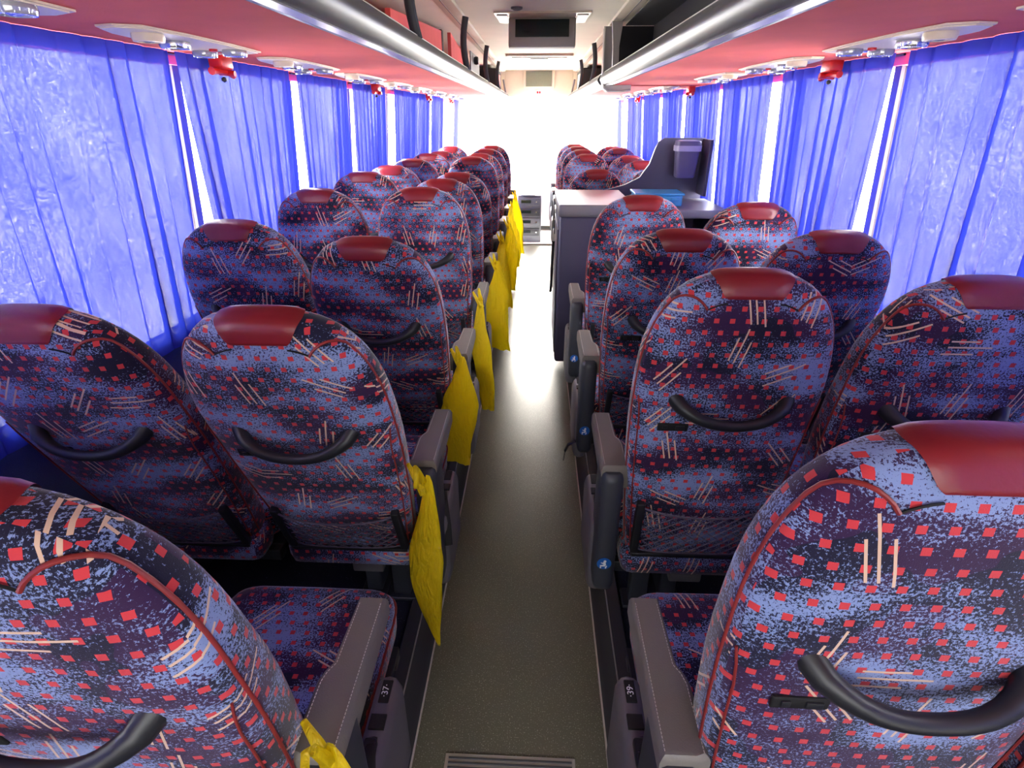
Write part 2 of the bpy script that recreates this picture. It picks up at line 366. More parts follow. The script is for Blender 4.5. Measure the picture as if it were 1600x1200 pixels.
# ---------------------------------------------------------------- luggage racks
RAIL = [(a_ + .10, b_) for a_, b_ in [(.43, SZ - .002), (.40, SZ - .006), (.368, SZ - .001), (.345, SZ + .014), (.334, SZ + .032), (.336, SZ + .050), (.345, SZ + .060), (.352, SZ + .074), (.362, SZ + .078), (.378, SZ + .076), (.385, SZ + .03), (.43, SZ + .02)]]
def rack(name, label, sg, ya, yb, stan, mats):
    t = thing(name, label, 'luggage rack', (sg * .8, ya, SZ), 'overhead luggage racks')
    L = yb - ya
    def T(p): return (sg * p[0] - sg * .8, p[1] - SZ)
    m = MB(); m.prism([T((.525, SZ)), T((wx(SZ) - .004, SZ)), T((wx(SZ) - .004, SZ + .02)), T((.525, SZ + .02))], 'y', 0, L); m.obj('soffit', 'soffit', t, 0)
    m = MB(); m.prism([T(p) for p in RAIL], 'y', 0, L); m.obj('rail', 'rail', t, 60)
    m = MB(); m.tube([(sg * (.466 - .8), 0, .0795), (sg * (.466 - .8), L, .0795)], .005, 6); m.obj('edge_strip', 'railpale', t)
    m = MB(); m.prism([T((.472, SZ - .0065)), T((.498, SZ - .009)), T((.500, SZ - .0055)), T((.474, SZ - .0025))], 'y', 0, L); m.obj('lower_strip', 'railpale', t)
    m = MB(); m.prism([T((wx(SZ) - .03, SZ + .02)), T((1.14, CEIL - .06)), T((1.16, CEIL - .06)), T((wx(SZ) - .01, SZ + .02))], 'y', 0, L); m.obj('back_panel', mats, t, 0)
    for y in stan:
        m = MB(); pts = []
        for k in range(9):
            u = k / 8; pts.append((sg * (.466 - .8 + .012 * sin(pi * u) * 1.6), y - ya + .03 * (1 - u) ** 2, .07 + (CEIL - SZ - .095) * u))
        m.tube(pts, .020, 8, flat=.8); m.obj('stanchion', 'dark', t)
    return t
rl = rack('luggage_rack', 'overhead rack along the left side with red felt underside and grey rail', -1, Y0, 9.05, (-.8, .8, 2.4, 4.05, 5.65, 7.25), 'ceil')
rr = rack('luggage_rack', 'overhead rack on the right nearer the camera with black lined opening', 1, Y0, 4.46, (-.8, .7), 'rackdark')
rf = rack('luggage_rack', 'overhead rack on the right beyond the grey divider frame', 1, 4.64, 9.05, (5.5, 7.1), 'ceil')
# right near rack: black lining
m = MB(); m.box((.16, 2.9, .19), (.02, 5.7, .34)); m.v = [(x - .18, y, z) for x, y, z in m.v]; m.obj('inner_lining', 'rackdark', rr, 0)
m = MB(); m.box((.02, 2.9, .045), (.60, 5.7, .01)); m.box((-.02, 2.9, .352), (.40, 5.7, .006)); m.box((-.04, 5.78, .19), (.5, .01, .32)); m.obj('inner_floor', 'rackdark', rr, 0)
# divider frame wrapping the right rack
t = thing('rack_divider_frame', 'grey moulded frame wrapping the right luggage rack above the galley', 'frame', (.72, 4.55, SZ))
m = MB()
path = [(.452, CEIL - .03), (.455, 2.05), (.458, 1.93), (.458, 1.86), (.470, 1.815), (.50, 1.795), (.60, 1.793), (.66, 1.80), (.66, 1.835), (.60, 1.85), (.56, 1.90), (.55, 2.0), (.55, CEIL - .03)]
m.prism([(x - .72, z - SZ) for x, z in path], 'y', -.08, .07); m.obj('frame_body', 'divider', t, 50)
m = MB(); m.tube([(x - .72 - .004, -.085, z - SZ) for x, z in path[:8]], .006, 6); m.obj('frame_bead', 'railpale', t)
m = MB(); pp = [(.47, CEIL - .03), (.485, 2.05), (.49, 1.93), (.50, 1.90), (.56, 1.90), (.53, 1.95), (.525, 2.05), (.54, CEIL - .03)]
m.prism([(x - .8, z - SZ) for x, z in pp], 'y', 5.58, 5.62); m.obj('end_frame', 'divider', rr, 50)
# red panels and things inside the left rack
t = thing('rack_hatch_panel', 'red felt panel standing along the left rack behind the grey stanchions', 'panel', (-.70, 3.75, SZ + .035), 'red panels in the left rack')
m = MB(); m.prism([(-.78, 0), (.72, 0), (.72, .30), (-.78, .215)], 'x', -.012, .012); m.obj('panel_face', 'soffit', t, 0)
m = MB(); m.box((0, .76, .155), (.03, .06, .31), .004); m.obj('panel_edge', 'black', t)
t2 = thing('rack_hatch_panel', 'red felt tapering panel further along the left rack beside the speaker grille', 'panel', (-.66, 5.4, SZ + .035), 'red panels in the left rack')
m = MB(); m.prism([(-.75, 0), (.95, 0), (.80, .16), (-.75, .31)], 'x', -.012, .012); m.obj('panel_face', 'soffit', t2, 0)
t = thing('rack_speaker', 'small round black speaker on mesh panel inside left rack', 'speaker', (-.60, 6.0, SZ + .27))
m = MB(); m.lathe([(.001, -.02), (.03, -.02), (.036, 0), (.03, .02), (.001, .022)], rot=Matrix.Rotation(pi / 2, 3, 'Y')); m.obj('speaker_body', 'black', t)
m = MB(); m.box((-.03, .15, -.02), (.01, .8, .16)); m.obj('mesh_panel', 'dkgrey', t)
# far ends of the racks
for sg, lb in ((-1, 'dark tinted cupboard at the front end of the left rack'), (1, 'dark tinted cupboard at the front end of the right rack')):
    t = thing('rack_end_cupboard', lb, 'cupboard', (sg * .72, 8.3, SZ + .09))
    m = MB(); m.box((0, 0, .11), (.38, .9, .26), .02); m.obj('cupboard_body', 'rackdark', t)
    m = MB(); m.box((-sg * .192, -.1, .10), (.006, .5, .18), .002); m.obj('cupboard_door', 'soffit' if sg < 0 else 'cream', t)

# ---------------------------------------------------------------- service panels and hammers
def console_proto():
    t = thing('service_panel', 'x', 'service panel', (0, 0, 0), 'reading light and air vent panels')
    m = MB(); pts = []
    ol = [(-.085, -.30), (-.03, -.325), (.02, -.31), (.055, -.22), (.075, -.05), (.095, .15), (.11, .30), (.075, .325), (-.03, .33), (-.085, .30), (-.10, .1), (-.10, -.15)]
    m.prism(ol, 'z', -.004, .0); m.prism([(x * .93, y * .965) for x, y in ol], 'z', -.007, -.003); m.obj('plate', 'console', t, 30)
    def ring(c, r, name, mat, core):
        m = MB(); m.lathe([(r, .0), (r * 1.04, -.010), (r * .96, -.019), (r * .72, -.020), (r * .66, -.012), (.001, -.011)], (c[0], c[1], -.005)); o = m.obj(name, mat, t, 35)
        m = MB(); m.lathe([(r * .6, 0), (r * .55, -.008), (r * .25, -.013), (.001, -.014)], (c[0], c[1], -.012), 16); m.obj('core', core, o, 35)
    ring((-.03, -.20), .036, 'air_vent', 'console', 'dkgrey'); ring((.0, -.04), .038, 'air_vent', 'chrome', 'dkgrey')
    ring((-.05, .19), .036, 'reading_lamp', 'lens', 'chrome'); ring((.055, .21), .036, 'reading_lamp', 'lens', 'chrome')
    m = MB(); m.lathe([(.012, 0), (.012, -.006), (.001, -.008)], (-.005, .15, -.007), 12); m.obj('call_button', 'hammer', t)
    m = MB(); m.lathe([(.03, 0), (.028, -.004), (.001, -.005)], (.01, .235, -.006), 16); m.obj('speaker_disc', 'lens', t)
    index_kids(t); return t
CP = console_proto(); first = True
ords = ['nearest', 'second', 'third', 'fourth', 'fifth', 'sixth', 'seventh', 'eighth', 'ninth', 'tenth', 'eleventh', 'twelfth']
for sg, side, ys in ((-1, 'left', [.95 + .0, 1.75, 2.55, 3.4, 4.2, 5.0, 5.8, 6.6, 7.4]), (1, 'right', [1.0, 1.80, 2.62, 3.42, 4.9, 5.7, 6.5, 7.3])):
    for i, y in enumerate(ys):
        o = CP if first else copy_tree(CP); first = False
        o.location = (sg * 1.0, y, SZ - .001); o.scale = (sg, 1, 1)
        o['label'] = '%s pale service panel from the camera on the %s red rack underside' % (ords[i], side)
def hammer_proto():
    t = thing('emergency_hammer', 'x', 'hammer', group='red emergency hammers under the racks')
    m = MB(); m.box((0, 0, -.02), (.05, .085, .045), .008); m.obj('bracket', 'hammer', t)
    m = MB(); m.tube([(0, -.075, -.052), (0, -.03, -.05), (0, .03, -.05), (0, .075, -.058)], [.013, .010, .009, .012], 8); m.obj('handle', 'hammer', t)
    m = MB(); m.tube([(-.028, .03, -.05), (.03, .03, -.055)], .010, 8); o = m.obj('hammer_head', 'hammer', t)
    m = MB(); m.lathe([(.001, -.009), (.009, -.004), (.009, .004), (.001, .009)], (0, 0, -.075), 10); m.obj('steel_tip', 'black', t)
    index_kids(t); return t
HP = hammer_proto(); first = True
for sg, side, ys in ((-1, 'left', (2.22, 4.31, 6.37, 8.0)), (1, 'right', (2.51, 4.71, 7.15))):
    for i, y in enumerate(ys):
        o = HP if first else copy_tree(HP); first = False
        o.location = (sg * 1.145, y, SZ + .002)
        o['label'] = 'red emergency hammer, %s from the camera above the %s curtains' % (ords[i], side)

# ---------------------------------------------------------------- curtains
def curtain(sg, ya, yb, zb, seed, label, lead=0.0):
    rnd = random.Random(seed); W = yb - ya; n = max(40, int(W * 190)); nz = 16; zt = 1.834
    p = rnd.uniform(.085, .115); nf = max(4, round(W / p)); ph = [rnd.uniform(-.25, .25) for _ in range(nf + 2)]; am = [rnd.uniform(.55, 1.55) for _ in range(nf + 2)]
    vs = []
    for j in range(nz + 1):
        v = j / nz; z = zt + (zb - zt) * v; base = sg * (wx(z) - .028)
        for i in range(n + 1):
            u = i / n; q = u * nf; k = int(q); f = q - k; a = am[k] * (1 - f) + am[k + 1] * f; h = ph[k] * (1 - f) + ph[k + 1] * f
            amp = a * (.55 + .45 * v)
            arg = 2 * pi * (q + h)
            x = base - sg * (.013 * amp * (1 + sin(arg)) + .004 * sin(9 * u + seed))
            dy = -.024 * amp * sin(arg + pi / 2) * (1 + .3 * sin(seed + k))
            y = ya + u * W + dy + .018 * v * sin(q * 1.3 + seed) + lead * v * (1 - u) - .03 * v * (u - .5)
            vs.append((x, y - ya, z - zb))
    m = MB(); m.add(vs, [(j * (n + 1) + i, j * (n + 1) + i + 1, (j + 1) * (n + 1) + i + 1, (j + 1) * (n + 1) + i) for j in range(nz) for i in range(n)])
    L = [0]
    t = thing('curtain', label, 'curtain', (0, ya, zb), 'pleated blue window curtains')
    me = m.mesh('cloth', 'curtain', 180, uv=lambda v, p: (v.y, v.z)); o = bpy.data.objects.new('cloth', me); COL.objects.link(o); o.parent = t
    m = MB(); bx = sg * (wx(zt) - .006); m.tube([(bx, 0, zt - zb - .004), (bx, W, zt - zb - .004)], .004, 6); m.obj('track', 'railpale', t)
    bx = sg * (wx(zb + .03) - .012); m.tube([(bx, 0, .05), (bx, W, .05)], .004, 6); m.obj('lower_cord', 'dkgrey', t)
LC = [(-1.3, .30), (.34, 2.02), (2.04, 2.95), (3.04, 3.85), (3.97, 4.82), (5.09, 5.92), (5.96, 6.72), (6.88, 7.7), (8.72, 9.25)]
RC = [(-1.3, .30), (.34, 2.12), (2.19, 3.13), (3.245, 4.09), (4.20, 5.07), (5.20, 6.04), (6.14, 7.11), (7.2, 8.3), (9.0, 9.35)]
for sg, side, Cc in ((-1, 'left', LC), (1, 'right', RC)):
    for i, (a, b) in enumerate(Cc):
        lab = ('blue pleated curtain added unseen behind the camera for its light, on the %s' % side) if i == 0 else '%s blue pleated curtain from the camera, %s windows' % (ords[i - 1], side)  # rearmost pair is out of view, added only for the light
        curtain(sg, a, b, .90 + .01 * (i % 3), i * 7 + (3 if sg > 0 else 0), lab, (.09 if i == 2 else .04 if sg < 0 else .0) if i >= 2 else 0)

# ---------------------------------------------------------------- seats
A_, B_, SCc, NN, AA, TT = .223, .335, .515, 3.6, 2.9, .055       # superellipsoid of the backrest
BL = SCc + B_
def hw(s):       # half width below the cap
    return A_ * (1 - .16 * (max(0.0, SCc - s) / SCc) ** 1.6)
def bend(s): return -.020 * (s / BL) ** 2 * 1.0 + .030 * max(0, (s - .6)) / .25 * .6
def rval(x, s):
    return abs(x) / hw(s) if s < SCc else (abs(x / A_) ** AA + abs((s - SCc) / B_) ** AA) ** (1 / AA)
def TFs(s): return .055 + .036 * min(1, max(0, (.80 - s) / .32))
def back_y(x, s, off=0.0):
    r = min(rval(x, s), 1.0); return -(TT + off) * (1 - r ** NN) ** (1 / NN) + bend(s)
def backrest_mesh():
    out = []
    nb = 9; nt_ = 26
    for k in range(nb): s = SCc * k / nb; out.append((-hw(s), s))
    for k in range(nt_ + 1):
        a = pi - pi * k / nt_; c, s_ = cos(a), sin(a)
        out.append((A_ * math.copysign(abs(c) ** (2 / AA), c), SCc + B_ * abs(s_) ** (2 / AA)))
    for k in reversed(range(nb)): s = SCc * k / nb; out.append((hw(s), s))
    gs = [-90, -66, -50, -38, -27, -17, -8, 0, 8, 17, 27, 38, 50, 66, 90]
    m = MB(); rows = []
    for ox, os_ in out:
        rows.append(len(m.v))
        for g in gs:
            sg_ = math.copysign(1, g); yn = sg_ * abs(sin(radians(g))) ** (2 / NN); r = cos(radians(g)) ** (2 / NN) if abs(g) < 90 else 0.0
            if os_ >= SCc: x, s = r * ox, SCc + r * (os_ - SCc)
            else: x, s = r * ox, os_
            m.v.append((x, yn * (TT if g < 0 else TFs(s)) + bend(s), s))
    G = len(gs)
    for i in range(len(out) - 1):
        for j in range(G - 1): m.f.append((rows[i] + j, rows[i + 1] + j, rows[i + 1] + j + 1, rows[i] + j + 1))
    m.f.append(tuple(rows[0] + j for j in range(G)) + tuple(rows[-1] + j for j in reversed(range(G))))
    import bmesh as bm_
    def uv(v, p):
        if abs(p.normal.y) > .45: return (v.x, v.z)
        if abs(p.normal.z) > .75: return (v.x, v.z + v.y)
        return (v.y * 1.0 + math.copysign(.25, v.x), v.z)
    me = m.mesh('backrest', 'fabric', 60, uv=uv)
    b = bm_.new(); b.from_mesh(me); bm_.ops.remove_doubles(b, verts=b.verts, dist=1e-5); b.to_mesh(me); b.free(); me.shade_smooth()
    return me
def patch_mesh():
    m = MB(); nx, ng = 10, 22; off = .0055
    for j in range(ng + 1):
        q = -1 + 2 * j / ng             # -1 rear low edge .. +1 front low edge
        for i in range(nx + 1):
            u = -1 + 2 * i / nx
            tw = min(1, abs(q)); xw = .088 - .033 * tw ** 1.6
            x = u * xw; edge = .55 if abs(u) > .99 else 1
            ang = (1 - abs(q)) * 90
            rlow = (abs(x / A_) ** AA + (.288 / B_) ** AA) ** (1 / AA)
            # r runs from rlow (rear, low) to 1 (top)
            yl = (1 - rlow ** NN) ** (1 / NN); yy = yl * sin(radians(abs(q) * 90)) ** .75
            r = (1 - yy ** NN) ** (1 / NN); o2 = off * edge * (1.0 if abs(q) < .97 else .4)
            s = SCc + (B_ + o2) * max(0, r ** AA - abs(x / A_) ** AA) ** (1 / AA)
            m.v.append((x, math.copysign(1, q) * yy * (TT + o2) * (1 if q else 0) + bend(s), s))
    for j in range(ng):
        for i in range(nx): a = j * (nx + 1) + i; m.f.append((a, a + 1, a + nx + 2, a + nx + 1))
    return m.mesh('headrest_patch', 'red', 180)
def outline_pt(a, r=.985):
    c, s_ = cos(a), sin(a); x = A_ * math.copysign(abs(c) ** (2 / AA), c) * r; s = SCc + B_ * abs(s_) ** (2 / AA) * r
    return (x, back_y(x, s, .002) - .002, s)
def on_back(x, s): return (x, back_y(x, s, .0025) - .001, s)
def piping(sx):
    pts = [on_back(sx * hw(s) * .999, s) for s in (.02, .12, .22, .32, .42, .5)]
    def pol(a, r):
        a = radians(a); x = sx * A_ * cos(a) ** (2 / AA) * r; q = SCc + B_ * sin(a) ** (2 / AA) * r
        return (x, back_y(x, q, .0025) - .001, q)
    pts += [pol(a, r) for a, r in ((6, .999), (14, .999), (22, .999), (30, .999), (38, .999), (45, .999), (50, .998), (54, .993), (57.5, .98), (60.5, .96), (63, .935), (65, .905), (66.5, .875), (67.5, .84))]
    m = MB(); m.tube(pts, .003, 6); return m.mesh('piping', 'pipe', 60)
def notch_seam(sx):
    m = MB(); m.tube([on_back(sx * x, s) for x, s in ((.097, .781), (.088, .786), (.076, .791), (.066, .794), (.056, .796))], .0018, 5); return m.mesh('seam', 'hole', 60)
def handle_mesh():
    m = MB(); pts = []; R = []
    for k in range(17):
        u = -1 + k / 8; x = .135 * u; s = .548 - .040 * (1 - u * u) - .0; dip = .046 * (1 - abs(u) ** 3.2) - (.014 if abs(u) > .95 else 0)
        if abs(u) > .9: s += .006
        pts.append((x, back_y(x, s) - dip + .004, s)); R.append(.0125 + .007 * abs(u) ** 4)
    m.tube(pts, R, 10, flat=1.15); return m.mesh('grab_handle', 'black', 60)
def mesh_obj(me, name, parent):
    o = bpy.data.objects.new(name, me); COL.objects.link(o); o.parent = parent; return o
ARM_Y = .0
SHARED = {}
def slot_mesh():
    m = MB(); y = back_y(-.13, .475); m.box((-.125, y - .001, .470), (.075, .006, .022), .003); return m.mesh('catch_plate', 'hole', 30)
def slot_clip():
    m = MB(); y = back_y(-.13, .475) - .005; m.box((-.145, y, .472), (.012, .004, .010), .001); m.box((-.108, y, .470), (.022, .004, .012), .001); return m.mesh('clip', 'black', 30)
def side_seam(sx):
    m = MB(); m.tube([on_back(sx * hw(s) * .93, s) for s in (.02, .12, .22, .32, .42, .48)] + [on_back(sx * hw(.52) * .945, .52), on_back(sx * hw(.55) * .965, .55)], .0020, 5); return m.mesh('seam', 'pipe', 60)
def net_mesh():
    m = MB(); x0, x1, s0, s1 = -.165, .165, .02, .19
    def P(x, s):
        sag = .010 + .016 * (1 - (x / .17) ** 2) * (s / .17); return (x, back_y(x, max(s, .01)) - sag, s)
    d = .034; k = -8
    while k < 16:
        xs = x0 + k * d
        for sl in (1, -1):
            pts = []
            for q in range(9):
                s = s0 + (s1 - s0) * q / 8; x = xs + sl * (s - s0) * 1.25
                if x0 <= x <= x1: pts.append(P(x, s))
            if len(pts) > 1: m.tube(pts, .0019, 3)
        k += 1
    m.tube([P(x0 + (x1 - x0) * q / 12, s1 - .012 * sin(pi * q / 12)) for q in range(13)], .003, 5)
    m.tube([P(x0 + (x1 - x0) * q / 12, s0) for q in range(13)], .0022, 5)
    return m.mesh('pocket_net', 'net', 60)
def net_frame():
    m = MB()
    for sx in (-1, 1):
        x = sx * .168; m.box((x, back_y(x, .1) - .010, .108), (.022, .022, .195), .004)
    m.box((0, back_y(0, .02) - .006, .006), (.35, .012, .014), .003)
    return m.mesh('net_frame', 'black', 40)
S = {}
S['backrest'] = backrest_mesh(); S['patch'] = patch_mesh(); S['pipeL'] = piping(-1); S['pipeR'] = piping(1); S['seamL'] = notch_seam(-1); S['seamR'] = notch_seam(1)
S['ss', 1] = side_seam(1); S['ss', -1] = side_seam(-1); S['handle'] = handle_mesh(); S['slot'] = slot_mesh(); S['clip'] = slot_clip(); S['net'] = net_mesh(); S['netf'] = net_frame()
def cushion():
    m = MB(); nu, nv = 28, 12
    for j in range(nv + 1):
        b = -pi / 2 + pi * j / nv
        for i in range(nu):
            a = 2 * pi * i / nu; e = lambda t, p: math.copysign(abs(t) ** p, t)
            m.v.append((.22 * e(cos(a), .25) * e(cos(b), .3), .245 * e(sin(a), .25) * e(cos(b), .3) + .27, .075 * e(sin(b), .5) + .35))
    for j in range(nv):
        for i in range(nu): m.f.append((j * nu + i, j * nu + (i + 1) % nu, (j + 1) * nu + (i + 1) % nu, (j + 1) * nu + i))
    me = m.mesh('cushion', 'fabric', 60); return me
S['cushion'] = cushion()
m = MB(); e = lambda t, p: math.copysign(abs(t) ** p, t)
m.tube([(.221 * e(cos(2 * pi * i / 40), .25), .27 + .246 * e(sin(2 * pi * i / 40), .25), .375) for i in range(40)], .003, 5, close=True); S['cpipe'] = m.mesh('cushion_piping', 'pipe', 60)
m = MB(); m.box((0, .0, .325), (.40, .12, .10), .035); S['lower'] = m.mesh('lower_back_cover', 'fabric', 40)
m = MB(); m.box((0, .03, .245), (.44, .04, .04), .004); m.box((0, .42, .245), (.44, .04, .04), .004); m.box((0, .24, .262), (.44, .40, .014), .003); S['base'] = m.mesh('base_frame', 'frame', 40)
def armrest_mesh(sx):           # sx: +1 armrest on the seat's +x side; the aisle side is straight, the seat side has a step
    m = MB()
    prof = [(.030, .225), (.030, -.08), (-.030, -.08), (-.046, -.075), (-.046, .045), (-.040, .062), (-.030, .078), (-.027, .225)]
    prof = [(sx * x, y) for x, y in prof]
    def ring(z, ins, drop):
        cx = sx * -.005; cy = .07
        return [(cx + (x - cx) * (1 - ins * 2.2), cy + (y - cy) * (1 - ins * .4), z - (drop if y > .2 else 0)) for x, y in prof]
    rings = [ring(-.075, .06, -.030), ring(-.068, .0, -.02), ring(-.012, 0, .004), ring(-.004, .04, .003), ring(0, .10, .002)]
    n_ = len(prof)
    for r in rings: m.v += r
    for k in range(len(rings) - 1):
        for i in range(n_): m.f.append((k * n_ + i, k * n_ + (i + 1) % n_, (k + 1) * n_ + (i + 1) % n_, (k + 1) * n_ + i))
    m.f.append(tuple(range(n_))); m.f.append(tuple((len(rings) - 1) * n_ + i for i in range(n_)))
    return m.mesh('armrest_%d' % sx, 'arm', 40)
def stitch_mesh(sx):
    m = MB()
    for pl in ([(.022, -.07), (.022, .205)], [(-.036, -.07), (-.036, .04), (-.031, .058), (-.021, .075), (-.019, .205)]):
        for (a, b), (c_, d_) in zip(pl, pl[1:]):
            L = sqrt((c_ - a) ** 2 + (d_ - b) ** 2); k = max(1, int(L / .006))
            for q in range(k):
                u0, u1 = (q + .1) / k, (q + .75) / k
                m.tube([(sx * (a + (c_ - a) * u0), b + (d_ - b) * u0, .0005), (sx * (a + (c_ - a) * u1), b + (d_ - b) * u1, .0005)], .0008, 3)
    return m.mesh('stitching', 'stitch', 0)
for sx in (-1, 1): S['arm', sx] = armrest_mesh(sx); S['st', sx] = stitch_mesh(sx)
m = MB(); m.box((0, -.02, .445), (.062, .13, .42), .022); S['hinge'] = m.mesh('hinge_cover', 'dark', 40)
def side_cover():
    m = MB(); P = [(.36, .20), (.37, .34), (.345, .40), (.30, .425), (.24, .432), (.10, .43), (.0, .43), (.0, .16), (.28, .16)]
    m.prism(P, 'x', -.03, .03); return m.mesh('side_cover', 'dark', 40)
def side_cover_b():
    m = MB(); m.box((0, .115, .30), (.058, .27, .27), .027); return m.mesh('side_cover', 'dkgrey', 50)
S['side'] = side_cover_b()
m = MB(); m.box((0, .14, .437), (.032, .03, .006), .001); S['recess'] = m.mesh('latch_recess', 'hole', 30)
m = MB(); m.box((0, .205, .4345), (.022, .05, .006), .002); S['plate'] = m.mesh('number_plate', 'hole', 30)
m = MB(); m.box((0, .075, .447), (.026, .05, .022), .006); S['buckle'] = m.mesh('belt_buckle', 'black', 40)
m = MB(); m.box((0, .058, .459), (.015, .006, .001)); m.box((0, .07, .459), (.017, .002, .001)); S['tongue'] = m.mesh('belt_tongue', 'chrome', 0)
m = MB(); m.tube([(0, .10, .452), (.008, .06, .462), (.018, .02, .45), (.026, -.0, .40), (.03, -.02, .34)], .012, 6, flat=.25); S['strap'] = m.mesh('seat_belt', 'strap', 60)
m = MB(); m.lathe([(.021, 0), (.021, -.0015), (.001, -.0015)], rot=Matrix.Rotation(-pi / 2, 3, 'X')); S['stick'] = m.mesh('sticker', 'blue', 0)
def picto():
    m = MB(); R = Matrix.Rotation(-pi / 2, 3, 'X')
    m.lathe([(.0042, 0), (.0042, -.001), (.001, -.001)], (.002, -.002, .010), 10, R)
    m.box((.001, -.0022, .001), (.0075, .001, .012), rot=Matrix.Rotation(radians(-14), 3, 'Y'))
    m.box((-.004, -.0022, -.007), (.015, .001, .0045)); m.box((-.0095, -.0022, -.012), (.0035, .001, .009)); m.box((.006, -.0022, -.012), (.0035, .001, .010), rot=Matrix.Rotation(.3, 3, 'Y'))
    m.box((-.005, -.0022, .002), (.010, .001, .0028), rot=Matrix.Rotation(.6, 3, 'Y'))
    return m.mesh('pictogram', 'white', 0)
S['pic'] = picto()
def leg(x, y, w_, d_):
    m = MB(); m.box((x, y, .1265), (w_, d_, .215), .008); m.box((x, y, .012), (w_ + .04, d_ + .03, .014), .004); return m.mesh('leg', 'frame', 40)
S['leg1', 1] = leg(-.10, .10, .06, .05); S['leg2', 1] = leg(.0, .18, .055, .18); S['leg1', -1] = leg(.10, .10, .06, .05); S['leg2', -1] = leg(.0, .18, .055, .18)
m = MB(); m.box((0.02, .02, .21), (.10, .03, .035), .006); S['bracket'] = m.mesh('mount_bracket', 'dkgrey', 40)
m = MB(); m.box((0, .2, .13), (.05, .30, .22), .006); S['wallleg'] = m.mesh('leg', 'frame', 40)
def mid_arm():
    m = MB(); m.box((0, .0, .0), (.034, .26, .05), .012); return m.mesh('centre_armrest', 'black', 40)
S['mid'] = mid_arm()
def seat(x, yp, rec, label, aisle, inner, row, number=None):
    """inner = sign of the side facing the aisle"""
    t = thing('coach_seat', label, 'seat', (x, yp, PZ), 'patterned coach seats')
    q = radians(rec); piv = Vector((0, 0, .37))
    rot = Matrix.Rotation(q, 4, 'X')
    def onback(key, name, par=t):
        o = mesh_obj(S[key], name, par)
        if par is t: o.location = piv; o.rotation_euler = (q, 0, 0)
        return o
    b = onback('backrest', 'backrest'); 
    for k, nme in (('pipeL', 'piping'), ('pipeR', 'piping'), ('seamL', 'seam'), ('seamR', 'seam')): mesh_obj(S[k], nme, b)
    mesh_obj(S['ss', 1], 'seam', b); mesh_obj(S['ss', -1], 'seam', b)
    onback('patch', 'headrest_patch')['label'] = 'dark red leather headrest patch'
    onback('handle', 'grab_handle')
    sl_ = onback('slot', 'catch_plate'); mesh_obj(S['clip'], 'clip', sl_)
    nf = onback('netf', 'net_frame'); mesh_obj(S['net'], 'pocket_net', nf)
    c = mesh_obj(S['cushion'], 'cushion', t); mesh_obj(S['cpipe'], 'cushion_piping', c)
    mesh_obj(S['lower'], 'lower_back_cover', t); mesh_obj(S['base'], 'base_frame', t)
    if aisle:
        ax = inner * .250
        a = mesh_obj(S['arm', inner], 'armrest', t); a.location = (ax, .02, .672); mesh_obj(S['st', inner], 'stitching', a)['kind'] = 'stuff'
        h = mesh_obj(S['hinge'], 'hinge_cover', t); h.location = (ax, 0, 0)
        s2 = mesh_obj(S['side'], 'side_cover', t); s2.location = (ax + inner * .012, 0, 0)
        for k, nme in (('recess', 'latch_recess'), ('plate', 'number_plate'), ('buckle', 'belt_buckle'), ('strap', 'seat_belt')):
            o = mesh_obj(S[k], nme, s2)
        mesh_obj(S['tongue'], 'belt_tongue', s2)
        if row >= 1:
            st = mesh_obj(S['stick'], 'sticker', h); st.location = (inner * .004, -.0855, .35); 
            pc = mesh_obj(S['pic'], 'pictogram', h); pc.location = (inner * .004, -.0855, .35)
        if number:
            tm = text_mesh(number, .019, 'white'); o = mesh_obj(tm, 'lettering', s2); o.location = (0, .205, .4385); o.rotation_euler = (0, 0, pi / 2)
        mesh_obj(S['leg1', 1 if inner < 0 else -1], 'leg', t); mesh_obj(S['leg2', 1], 'leg', t); mesh_obj(S['bracket'], 'mount_bracket', t)
        o = mesh_obj(S['mid'], 'centre_armrest', t); o.location = (-inner * .236, .06, .60)
    else:
        o = mesh_obj(S['wallleg'], 'leg', t); o.location = (-inner * .19, 0, 0)
    return t
PY = [.54 + .74 * k for k in range(11)]
OW = ['first', 'second', 'third', 'fourth', 'fifth', 'sixth', 'seventh', 'eighth', 'ninth', 'tenth', 'eleventh']
rec = {'L': [9.5, 19.5, 21, 8.5, 17, 22.5, 12.5, 17, 17, 17], 'Lw': [14, 20, 13.5, 10.5, 8.5, 14.5, 16, 17, 21.5, 19.5],
       'R': [2, 6.5, 16.5, 15, None, None, 28, 17.5, 18, 19, 20.5], 'Rw': [4, 8.5, 16.5, 19.5, None, None, 26, 26.5, 27, 21.5, 25]}
for key, X, aisle, inner, side in (('L', -.54, True, 1, 'left'), ('Lw', -1.02, False, 1, 'left'), ('R', .47, True, -1, 'right'), ('Rw', .95, False, -1, 'right')):
    kk = 0
    for i, r in enumerate(rec[key]):
        if r is None: continue
        nm = 'aisle' if aisle else 'window'
        if key[0] == 'R' and i >= 6: lab = 'blue and red patterned coach seat, right %s column, %s row beyond the galley cabinet' % (nm, OW[i - 6])
        else: lab = 'blue and red patterned coach seat, %s %s column, %s row from the camera' % (side, nm, OW[i])
        num = {('L', 0): '\u00b737\u00b7', ('R', 0): '\u00b739\u00b7'}.get((key, i))
        seat(X + {('L', 0): -.018, ('Lw', 0): -.02, ('R', 0): .008}.get((key, i), 0), PY[i] - (.022 if (key, i) == ('L', 0) else 0), r, lab, aisle, inner, i, num)

